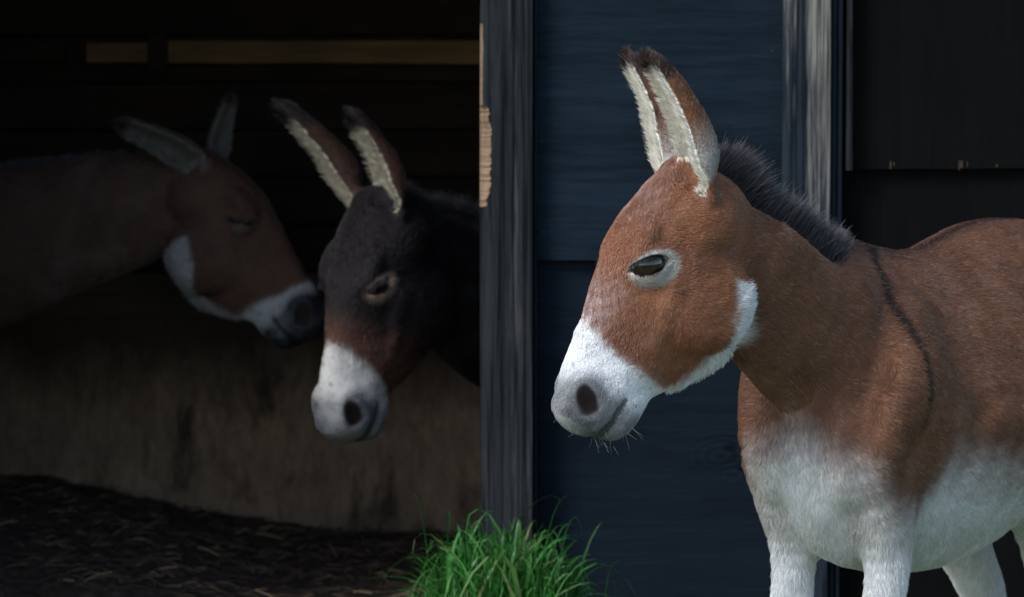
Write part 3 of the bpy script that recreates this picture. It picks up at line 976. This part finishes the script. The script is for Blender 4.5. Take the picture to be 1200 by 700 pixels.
# front post with the split, bare corner
def front_post():
    y0, y1 = FRONT - .055, FRONT + .06
    xa, xb = XW(563, y0), XW(624.5, y0)
    zs = np.concatenate([np.linspace(-.1, 1.0, 30), np.linspace(1.003, ZW(-60, y0), 380), [2.1]])
    r = np.random.default_rng(5)
    zt, zb_ = ZW(28, y0), ZW(242, y0)
    V, F, mi = [], [], []
    nprof = 12
    for i, z in enumerate(zs):
        t = (zt - z) / (zt - zb_)                     # 0 at the top of the split, 1 at its lower end
        dpt = 0
        if 0 < t < 1:
            jag = .3 + .6 * abs(math.sin(z * 23)) * abs(math.sin(z * 57 + 1)) + .35 * abs(math.sin(z * 131 + 2 * math.sin(z * 37))) - .25 * abs(math.sin(z * 310)) + .08 * r.normal()
            if t < .45: dpt = .004 + .002 * jag
            else: dpt = .009 + .010 * math.sin((t - .42) / .58 * math.pi) * 1.0 + .007 * jag
        c = max(.0022, dpt)
        bow = .0012 * math.sin(z * 4.1)
        e = .0005 * r.normal() if dpt > .003 else 0
        prof = [(xa + bow, y1), (xa + bow, y0 + .06), (xa + bow, y0 + c * 1.3 + .002), (xa + bow + c * .42 + e, y0 + c * .75 + abs(e)), (xa + c * .8 + e, y0 + c * .25), (xa + c + bow + .0005, y0 + bow),
                (xa + .035, y0 - .001), (xa + .055, y0 - .0005), (xb - .02, y0), (xb - .002, y0), (xb, y0 + .002), (xb, y1)]
        V += [(x, y, z) for x, y in prof]
        if i:
            for j in range(nprof):
                k = (j + 1) % nprof
                F.append(((i - 1) * nprof + j, (i - 1) * nprof + k, i * nprof + k, i * nprof + j))
                mi.append(1 if (dpt > .003 and 2 <= j <= 4) else 0)
    o = mesh_obj('front_post', V, F, [M_post, M_raw], stable, origin=(XW(594), 0, 0))
    o.data.polygons.foreach_set('material_index', mi)
    o['label'] = 'square weathered post with a strip of bare split wood down its left corner'


front_post()
zt = 2.05
x_p1, x_p2, x_p3 = XW(628), XW(915), XW(983)
# plywood sheets between the posts (upper one laps over the lower)
box('wall_panel', x_p1 - .03, x_p2 + .02, FRONT - .012, FRONT + .012, ZW(305, FRONT - .012), zt, M_panel, rough=.0006, seg=14, label='upper sheet of blue black stained plywood')
box('wall_panel', x_p1 - .03, x_p2 + .02, FRONT + .014, FRONT + .032, -.05, ZW(305) + .04, M_panel_low, rough=.0006, seg=14, label='lower sheet of blue black stained plywood, set back')
box('wall_stud', x_p1 - .004, x_p1 + .002, FRONT - .030, FRONT - .0135, -.05, zt, M_trim)
box('door_post', x_p2, XW(972, FRONT - .05), FRONT - .05, FRONT + .05, -.05, zt, M_doorpost, rough=.0008, seg=20, label='door post with pale paint worn through to bare wood')
box('trim_strip', XW(973, FRONT - .035), XW(979, FRONT - .035), FRONT - .035, FRONT + .03, -.05, zt, M_trim)
box('trim_strip', XW(980.5, FRONT - .03), XW(986, FRONT - .03), FRONT - .03, FRONT + .03, -.05, zt, M_trim)
box('trim_strip', XW(991, FRONT - .036), XW(998, FRONT - .036), FRONT - .036, FRONT + .0, ZW(200, FRONT - .036), zt, M_post, rough=.0008, seg=16, label='short split batten that stops half way down')
# black boards right of the door post: upper boards lap over the lower ones
r = random.Random(3)
box('black_board', XW(987), XW(1560), FRONT + .002, FRONT + .020, ZW(199), zt, M_black, rough=.0010, seg=30, label='upper black board with chipped lower edge')
box('black_board', XW(987), XW(1560), FRONT + .026, FRONT + .044, -.05, ZW(199) + .04, M_black, rough=.0010, seg=30, label='lower black board, set back')
for i in range(6):
    x, w_ = XW(r.uniform(992, 1200)), r.uniform(.002, .006)
    box('paint_chip', x, x + w_, FRONT - .0005, FRONT + .0030, ZW(200) + r.uniform(.0, .01), ZW(200) + .011 + r.uniform(0, .012), M_raw_dull, bev=.0005, seg=2)

for px_, py_ in ((636, 76), (635, 166), (637, 272), (636, 20), (904, 60), (906, 190), (634, 352), (640, 470), (902, 470)):
    yy = FRONT - .012 if py_ < 300 else FRONT + .014
    cx_, cz_ = XW(px_, yy), ZW(py_, yy)
    nv_ = [(cx_ + .0022 * math.cos(a * math.pi / 4) * (1 if k_ == 0 else .7), yy + (.001 if k_ == 0 else -.0012), cz_ + .0022 * math.sin(a * math.pi / 4) * (1 if k_ == 0 else .7)) for k_ in (0, 1) for a in range(8)]
    mesh_obj('nail_head', nv_, [tuple(range(8, 16))[::-1]] + [(a, a + 8, (a + 1) % 8 + 8, (a + 1) % 8) for a in range(8)], M_raw_dull, stable)
# inside: back wall, side walls, roof
BACK = 11.35
bw = box('back_wall', -2.66, 2.6, BACK + .03, BACK + .06, -.05, 2.0, M_plank)
z = ZW(372, BACK)
k = 0
top_z = []
while z < 1.98:
    h_ = .118
    yo = r.uniform(-.003, .003)
    xj = r.uniform(-1.6, .6)
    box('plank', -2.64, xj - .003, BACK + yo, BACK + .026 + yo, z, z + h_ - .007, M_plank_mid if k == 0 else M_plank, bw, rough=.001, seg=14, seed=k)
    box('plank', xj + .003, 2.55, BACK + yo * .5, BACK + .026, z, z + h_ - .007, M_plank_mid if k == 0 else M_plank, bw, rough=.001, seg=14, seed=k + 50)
    z += h_; k += 1
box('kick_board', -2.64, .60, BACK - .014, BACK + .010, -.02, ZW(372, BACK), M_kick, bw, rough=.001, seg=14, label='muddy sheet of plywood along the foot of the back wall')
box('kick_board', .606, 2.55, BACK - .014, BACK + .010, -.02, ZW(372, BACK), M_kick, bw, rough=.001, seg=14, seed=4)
zb0, zb1 = ZW(74, BACK), ZW(48, BACK)
box('batten', -2.64, XW(80, BACK), BACK - .045, BACK - .004, zb0 + .004, zb1, M_plank, stable, rough=.001, seg=10)
box('batten', XW(105, BACK), XW(177, BACK), BACK - .045, BACK - .004, zb0 + .002, zb1 - .003, M_batten, stable, rough=.001, seg=10, seed=2)
box('batten', XW(200, BACK), 2.5, BACK - .045, BACK - .004, zb0, zb1, M_batten, stable, rough=.0015, seg=24, seed=3)
box('bracket_block', XW(178, BACK), XW(199, BACK), BACK - .07, BACK - .004, zb0 - .02, zb1 + .02, M_plank, stable)
box('side_wall', -2.72, -2.67, FRONT, BACK + .06, -.05, 2.0, M_roof)
box('side_wall', 2.60, 2.65, FRONT + .06, BACK + .06, -.05, 2.0, M_roof)
box('light_blocking_wall', -2.72, -1.16, FRONT - .02, FRONT + .02, -.05, 2.06, M_panel, seg=10)  # unseen wall added to keep light from the left out of the stable
box('header_beam', -2.75, 2.7, FRONT - .04, FRONT + .10, 2.06, 2.24, M_trim)
box('roof', -2.95, 2.9, FRONT - .35, BACK + .3, 2.26, 2.30, M_roof)

# ------------------------------------------------------------------ ground, litter, straw, grass
m, nt, b = new_mat('meadow_grass_ground')
tc = N(nt, 'ShaderNodeTexCoord')
n1 = N(nt, 'ShaderNodeTexNoise', i_Scale=6.0, i_Detail=8.0)
nt.links.new(tc.outputs['Object'], n1.inputs[0])
cr = ramp(nt, n1.outputs[0], [(0.35, (0.035, 0.065, 0.018)), (0.65, (0.08, 0.12, 0.035))])
nt.links.new(cr.outputs[0], b.inputs['Base Color'])
b.inputs['Roughness'].default_value = .9
gx = np.concatenate([[-400, -60, -15], np.linspace(-6, 6, 41), [15, 60, 400]])
gy = np.concatenate([[-400, -60, -10, 0, 4], np.linspace(5, 13, 33), [20, 60, 400]])
GX, GY = np.meshgrid(gx, gy, indexing='ij')
gp = np.stack([GX, GY, 0 * GX], -1).reshape(-1, 3)
near = np.exp(-((gp[:, 0] - XW(590)) ** 2 + (gp[:, 1] - 9.2) ** 2) / .25 ** 2)
gp[:, 2] = .012 * smooth_noise(gp * 1.2, 5) * (np.abs(gp[:, 0]) < 7) + .10 * near - .02
idx = np.arange(len(gp)).reshape(len(gx), len(gy))
gf = np.stack([idx[:-1, :-1], idx[1:, :-1], idx[1:, 1:], idx[:-1, 1:]], -1).reshape(-1, 4)
ground = mesh_obj('ground', gp, gf, m, smooth=True)
tag(ground, kind='structure')

m, nt, b = new_mat('dark_muck_and_straw_litter')
tc = N(nt, 'ShaderNodeTexCoord')
n1 = N(nt, 'ShaderNodeTexNoise', i_Scale=34.0, i_Detail=8.0, i_Roughness=.7)
nt.links.new(tc.outputs['Object'], n1.inputs[0])
cr = ramp(nt, n1.outputs[0], [(0.35, (0.022, 0.014, 0.011)), (0.55, (0.070, 0.045, 0.034)), (.72, (.17, .115, .08))])
nt.links.new(cr.outputs[0], b.inputs['Base Color'])
b.inputs['Roughness'].default_value = .95
bp = N(nt, 'ShaderNodeBump', i_Strength=1.0, i_Distance=.02)
nt.links.new(n1.outputs[0], bp.inputs['Height']); nt.links.new(bp.outputs[0], b.inputs['Normal'])
gx = np.linspace(-2.65, 2.55, 240); gy = np.linspace(FRONT + .06, BACK - .016, 130)
GX, GY = np.meshgrid(gx, gy, indexing='ij')


def litter_z(x, y):
    p = np.stack([x, y, 0 * x], -1)
    base = np.interp(x, [-2.3, -1.2, -.9, -.6, -.3, 0.2], [.34, .315, .26, .20, .175, .17])
    rise = sm(y, FRONT + .05, FRONT + .6)
    return base * (.35 + .65 * rise) + .013 * smooth_noise(p * 2.4, 8, 3) + .006 * smooth_noise(p * 14, 9, 2)


gp = np.stack([GX, GY, litter_z(GX.ravel(), GY.ravel()).reshape(GX.shape)], -1).reshape(-1, 3)
idx = np.arange(len(gp)).reshape(len(gx), len(gy))
gf = np.stack([idx[:-1, :-1], idx[1:, :-1], idx[1:, 1:], idx[:-1, 1:]], -1).reshape(-1, 4)
litter = mesh_obj('litter_floor', gp, gf, m, smooth=True)
tag(litter, kind='structure')

m, nt, b = new_mat('old_straw')
a_ = N(nt, 'ShaderNodeObjectInfo'); g_ = N(nt, 'ShaderNodeNewGeometry')
cr = ramp(nt, g_.outputs['Random Per Island'], [(0, (.03, .018, .012)), (.7, (.09, .055, .035)), (.93, (.20, .13, .075)), (1, (.42, .31, .17))])
nt.links.new(cr.outputs[0], b.inputs['Base Color']); b.inputs['Roughness'].default_value = .8
nst = 5200
sx = rng.uniform(-1.6, .6, nst); sy = rng.uniform(FRONT + .15, BACK - .05, nst)
sz = litter_z(sx, sy) + .004
V, F = [], []
for i in range(nst):
    a = rng.uniform(0, math.pi); L = rng.uniform(.006, .036); w = rng.uniform(.0006, .0020); tilt = rng.normal() * .18
    d = np.array([math.cos(a), math.sin(a), tilt]) * L; s = np.array([-math.sin(a), math.cos(a), 0]) * w; up = np.array([0, 0, w * 1.4])
    c = np.array([sx[i], sy[i], sz[i] + abs(tilt) * L * .8]); k = len(V)
    mid = np.array([0, 0, rng.uniform(0, .006)])
    for p, q_ in ((-1, 0), (0, 1), (1, 0)):
        V += [c + d * p - s + mid * q_, c + d * p + s + mid * q_, c + d * p + up + mid * q_]
    for j in (0, 3):
        F += [(k + j, k + j + 1, k + j + 4, k + j + 3), (k + j + 1, k + j + 2, k + j + 5, k + j + 4), (k + j + 2, k + j, k + j + 3, k + j + 5)]
straw = mesh_obj('loose_straw', V, F, m)
tag(straw, 'wisps of old straw scattered over the dark litter floor', 'straw', kind='stuff')

m, nt, b = new_mat('lush_grass_blade')
g_ = N(nt, 'ShaderNodeNewGeometry')
cr = ramp(nt, g_.outputs['Random Per Island'], [(0, (.018, .090, .014)), (.5, (.036, .190, .026)), (.93, (.09, .32, .07)), (1, (.22, .22, .08))])
nt.links.new(cr.outputs[0], b.inputs['Base Color'])
b.inputs['Roughness'].default_value = .42
b.inputs['Subsurface Weight'].default_value = 0.0
tr = N(nt, 'ShaderNodeBsdfTranslucent'); ms = N(nt, 'ShaderNodeMixShader'); ms.inputs[0].default_value = .3
out = nt.nodes['Material Output']
nt.links.new(cr.outputs[0], tr.inputs[0]); nt.links.new(b.outputs[0], ms.inputs[1]); nt.links.new(tr.outputs[0], ms.inputs[2]); nt.links.new(ms.outputs[0], out.inputs[0])


def blades(cx, cy, z0, n, hmax, spread, seed, lean=0.0):
    r = np.random.default_rng(seed)
    V, F = [], []
    for i in range(n):
        a = r.uniform(0, 2 * math.pi); rr = spread * .42 * math.sqrt(r.random())
        base = np.array([cx + math.cos(a) * rr, cy + math.sin(a) * rr * .5, z0])
        a2 = a + r.normal() * 1.0
        d = np.array([math.cos(a2), math.sin(a2) * .7, 0])
        o_ = r.beta(1.6, 1.8)
        H = hmax * (1 - .42 * o_ ** 1.5 - .35 * (rr / spread)) * r.uniform(.50, 1.03)
        if r.random() < .05: H *= 1.15
        out_ = spread * (.08 + .78 * o_) * r.uniform(.6, 1)
        droop = np.clip(r.normal() * .4 + .1 + .6 * o_, 0, 1.3)
        w = r.uniform(.0015, .0042)
        tw = r.uniform(-1.3, 1.3); k = len(V); ns = 10
        kink = r.normal(size=2) * .02
        wdir = np.array([math.cos(a2 + 1.57 + tw), math.sin(a2 + 1.57 + tw), 0.])
        for j in range(ns + 1):
            t = j / ns
            p = base + d * out_ * (t ** 1.8) + np.array([kink[0] * math.sin(t * 5), kink[1] * math.sin(t * 4), H * math.sin(t * (math.pi / 2 + droop * 1.0)) / math.sin(min(math.pi / 2, math.pi / 2 + droop))])
            wt = w * (1 - t ** 2.2) * (.7 + .6 * math.sin(math.pi * min(t + .15, 1))) + .0002
            q_ = wdir * math.cos(t * tw * .6) + np.array([0, 0, math.sin(t * tw * .6)])
            V += [p - q_ * wt, p + np.array([d[0], d[1], -1]) * wt * .3, p + q_ * wt]
            if j:
                b0 = k + (j - 1) * 3
                F += [(b0, b0 + 1, b0 + 4, b0 + 3), (b0 + 1, b0 + 2, b0 + 5, b0 + 4)]
    return V, F


c = W(592, 640, 9.12)
V, F = blades(c[0] - .005, 9.10, .08, 2000, .460, .285, 4)
V2, F2 = blades(c[0] - .005, 9.09, .08, 80, .52, .38, 9)
F += [tuple(i + len(V) for i in f_) for f_ in F2]; V += V2
tuft = mesh_obj('grass_tuft', V, F, m, smooth=True)
tag(tuft, 'bushy clump of long bright green grass at the foot of the weathered post', 'grass', kind='stuff')

# ------------------------------------------------------------------ the donkeys
def ear(base, tip, opn, **kw):
    return dict(base=base, tip=tip, open=opn, local=1, **kw)


PALE = (.87, .88, .89)
# 1: brown and white donkey standing outside, head in profile
D0 = 7.70
org = W(983, 350, 8.0); org[2] = 0
main = build_donkey(dict(
    h=.0033, hairs=520000, name='donkey',
    label='chestnut brown donkey with white muzzle, chest and legs standing outside in front of the wall',
    poll=W(825, 215, D0), head_rot=(20, 58.5, 0), side=-1,
    origin=org, heading=180 + 58,
    neck=[(W(840, 270, 7.72), .068, .045), (W(876, 320, 7.76), .106, .055), (W(922, 372, 7.85), .122, .070), (W(972, 412, 7.96), .135, .088), (W(1030, 440, 8.10), .14, .10)],
    neck_up=[(.35, 0, .93), (.36, 0, .93), (.40, .1, .9), (.38, .2, .9), (.2, .3, .9)],
    neck_flow=(.75, .35, -.55),
    ears=[ear((.020, .062, .018), W(761, 68, D0 - .07), (-.95, -.30, -.1), w=1.05),
          ear((.024, -.058, .035), W(736, 66, D0 + .07), (-.98, -.15, -.1), w=1.0)],
    lumps=[((.088, .062, .79), (.055, .045, .08), .035), ((.088, -.062, .79), (.055, .045, .08), .035)],
    grooves=[([(-.15, .20, .98), (-.15, .205, .84), (-.12, .18, .70)], .030, .012), ([(.0, .085, 1.06), (.07, .12, .93), (.12, .10, .82)], .030, .012),
             ([(.17, 0, .84), (.16, 0, .74), (.12, 0, .62)], .035, .016), ([(-.02, .16, .86), (.05, .15, .76)], .03, .006), ([(-.60, .23, 1.0), (-.56, .23, .75)], .05, .012)],
    folds=[(W(905, 468, 7.74), .019, norm((.55, 0, .83)), .055, .0030)],
    dens=lambda R: np.where(R['w_head'] > .5, 2.2, 1.0) * np.where(R['b'][:, 2] < .40, .15, 1) * np.where((R['b'][:, 0] < -.85), .3, 1),
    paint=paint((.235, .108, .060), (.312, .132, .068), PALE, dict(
        belly_line=lambda f, l: np.interp(f, [-.9, -.5, -.3, -.09, -.02, .05, .12, .25], [.60, .68, .72, .76, .66, .68, .76, .80]) - .0 * l,
        stripe=lambda z, l: np.interp(z, [.75, .95, 1.05, 1.10, 1.14], [-.005, -.000, -.015, -.045, -.10]), dark=(.016, .010, .010), chest_rise=.04, nose_all=.45,
        muzzle=lambda z: np.interp(z, [-.15, -.11, -.05, .0, .07], [.30, .335, .335, .33, .305]),
        rust=(.295, .118, .058), frost=.95, ear_back=(.22, .10, .05), ear_low=(.40, .38, .36))),
    tint=streak(.12, (.45, .40, .38), .04)))

# 2: dark donkey looking out past the post
D2 = 9.85
org2 = W(640, 350, 10.35); org2[2] = 0
dark = build_donkey(dict(
    h=.005, hairs=170000, name='donkey', hair_r=1.3, hair_len=1.25, 
    label='nearly black donkey with white muzzle looking out of the stable beside the post',
    poll=W(459, 238, D2), head_rot=(44, 71, 0), side=-1, head_scale=1.11, eye_s=.78,
    origin=org2, heading=180 + 25,
    neck=[(W(460, 270, D2 + .05), .08, .06), (W(500, 315, D2 + .12), .13, .07), (W(550, 345, D2 + .25), .155, .085), (W(600, 375, D2 + .40), .17, .10), (W(660, 390, D2 + .5), .17, .11)],
    neck_up=[(.2, .2, .95), (.2, .2, .95), (.2, .1, .95), (.15, .1, .95), (.1, .1, .95)],
    neck_flow=(.8, .3, -.5),
    ears=[ear((.020, .056, .034), W(410, 132, D2 - .07), (-.86, -.45, -.1), w=1.02),
          ear((.020, -.056, .034), W(326, 124, D2 + .03), (-.92, -.28, -.35), w=1.2)],
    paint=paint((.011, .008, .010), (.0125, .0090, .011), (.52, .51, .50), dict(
        pale_belly=False, cross=False, dark=(.012, .009, .010),
        muzzle=lambda z: np.interp(z, [-.15, -.05, .0, .07], [.40, .345, .325, .305]), jaw=False,
        rust=(.11, .045, .030), rust_amt=.8, rim=.0205, nose_all=.45, ring=(.44, .31, .24), ring_f=.017, ring_r=.042,
        ear_back=(.055, .026, .019), ear_low=(.060, .030, .024), tip=(.02, .014, .014), tip_t=.68, ear_in=(.42, .38, .30))),
    tint=streak(.25, (.07, .065, .10), .05)))

# 3: brown donkey dozing deeper in the stable, head lowered to the right
D3 = 10.35
org3 = W(-215, 350, 10.55); org3[2] = .0
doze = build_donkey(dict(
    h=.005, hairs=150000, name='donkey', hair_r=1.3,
    label='dozing brown donkey with closed eyes and lowered head facing right deep inside the stable',
    poll=W(222, 200, D3), head_rot=(14, 50, 0), side=1, eye_open=.0012,
    origin=org3, heading=-6,
    neck=[(W(215, 225, D3), .085, .055), (W(160, 245, D3 + .03), .125, .07), (W(80, 265, D3 + .08), .150, .085), (W(0, 290, D3 + .12), .175, .10), (W(-100, 320, D3 + .2), .19, .11)],
    neck_up=[(-.1, 0, 1)] * 5,
    neck_flow=(-.9, 0, -.4),
    ears=[ear((.018, -.058, .045), W(140, 146, D3 - .09), (.25, -.85, -.45), w=.9),
          ear((.018, .058, .045), W(271, 116, D3 + .09), (.35, -.85, -.1), w=.68)],
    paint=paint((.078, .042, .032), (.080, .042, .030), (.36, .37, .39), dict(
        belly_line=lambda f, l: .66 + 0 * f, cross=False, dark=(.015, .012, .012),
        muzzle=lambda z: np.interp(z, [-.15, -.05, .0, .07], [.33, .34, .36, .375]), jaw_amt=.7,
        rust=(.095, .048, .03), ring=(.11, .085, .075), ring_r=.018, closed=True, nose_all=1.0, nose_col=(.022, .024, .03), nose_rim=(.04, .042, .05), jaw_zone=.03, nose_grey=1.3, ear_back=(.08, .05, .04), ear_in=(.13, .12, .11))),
    tint=streak(.2, (.14, .12, .12), .05)))


# manes
def mane(dk, line, n, L0, L1, colr, tipc, width=.02, seed=1, lean=(0, 0, 0)):
    """upright bristly mane along the crest; line: world points on the crest"""
    r = np.random.default_rng(seed)
    ln = spline(line, 60)
    f = dk['f']
    t = r.random(n)
    i = np.minimum((t * 59).astype(int), 58); s = (t * 59 - i)[:, None]
    P = ln[i] * (1 - s) + ln[i + 1] * s
    tg = ln[i + 1] - ln[i]; tg /= np.linalg.norm(tg, axis=1)[:, None]
    up = np.array([0, 0, 1.]) - tg * tg[:, 2:3]; up /= np.linalg.norm(up, axis=1)[:, None]
    sd_ = np.cross(tg, up)
    P = P + sd_ * (r.normal(size=n) * width * .45)[:, None]
    # drop on to the skin
    Q = P + up * .12
    for _ in range(14):
        d = f(Q); Q = Q - up * np.maximum(d, -.02)[:, None] * .9
    P = Q - up * .006
    cl = smooth_noise(np.stack([t * 34, 0 * t, 0 * t], 1), seed + 5, 2)
    Lh = (np.interp(t, [0, .08, .3, .8, 1], [L0 * .35, L0 * .8, L0, L1, L1 * .12])) * (.55 + .5 * r.random(n) + .28 * cl)
    d = up + tg * (.28 * cl + .12 + .16 * r.normal(size=n) + .10)[:, None] + sd_ * (r.normal(size=n) * .20)[:, None] + np.asarray(lean)
    d /= np.linalg.norm(d, axis=1)[:, None]
    bend = r.normal(size=(n, 3)) * .07 + tg * .1
    pts = np.stack([P + d * (Lh * k)[:, None] + bend * (Lh * k * k)[:, None] for k in (0, .35, .7, 1.)], 1)
    c = np.tile(np.array(colr), (n, 1))
    m = (r.random(n) < .6) * r.uniform(.2, 1, n)
    c *= (1 + .3 * r.normal(size=n))[:, None].clip(.4, 1.8)
    k4 = np.array([.0, .05, .55, 1.])[None, :, None] * m[:, None, None]
    c = c[:, None, :] * (1 - k4) + np.array(tipc) * k4
    c = c.reshape(-1, 3)
    rad = np.tile(np.array([.00045, .00045, .00035, .0001]), (n, 1))
    return add_hair('mane', dk['root'], pts, rad, c, M_darkhair)


mane(main, [W(822, 196, 7.73), W(850, 205, 7.75), W(890, 232, 7.79), W(930, 255, 7.86), (W(965, 275, 7.93)), W(986, 288, 8.0)], 17000, .078, .074, (.022, .018, .020), (.25, .225, .225), width=.022, seed=2)
mane(dark, [W(450, 225, D2 + .03), W(480, 222, D2 + .10), W(530, 215, D2 + .22), W(590, 215, D2 + .36)], 4000, .05, .06, (.014, .012, .018), (.06, .06, .09), seed=3)
mane(doze, [W(222, 185, D3 + .01), W(180, 183, D3 + .03), W(90, 185, D3 + .08), W(0, 190, D3 + .12), W(-80, 190, D3 + .18)], 3500, .02, .03, (.03, .025, .03), (.15, .14, .15), seed=4)


def whiskers(dk, n, seed, cc=(.5, .48, .45)):
    r = np.random.default_rng(seed)
    pts = []
    for i in range(n):
        s = r.choice([-1, 1])
        q0 = np.array([r.uniform(.40, .475), s * r.uniform(.01, .045), r.uniform(-.10, -.05)])
        if r.random() < .25: q0 = np.array([r.uniform(.44, .478), s * r.uniform(.02, .04), r.uniform(-.04, .02)])
        d = norm([r.uniform(.0, .8), s * r.uniform(.1, .6), -r.uniform(.3, 1)])
        if q0[2] > -.04: d = norm([.9, s * .5, -.3 + r.normal() * .3])
        q0 = q0 - d * .01
        L = r.uniform(.012, .032)
        bd = r.normal(size=3) * .15
        pts.append([dk['fromH'](q0 + d * L * k + bd * L * k * k) for k in (0, .33, .66, 1)])
    pts = np.array(pts)
    add_hair('whiskers', dk['root'], pts, np.tile(np.array([.00016, .00015, .00012, .00006]), (n, 1)), np.tile(np.array(cc), (n, 1)), M_hair)


whiskers(main, 60, 5, (.45, .43, .42))
whiskers(dark, 60, 6, (.2, .2, .2))
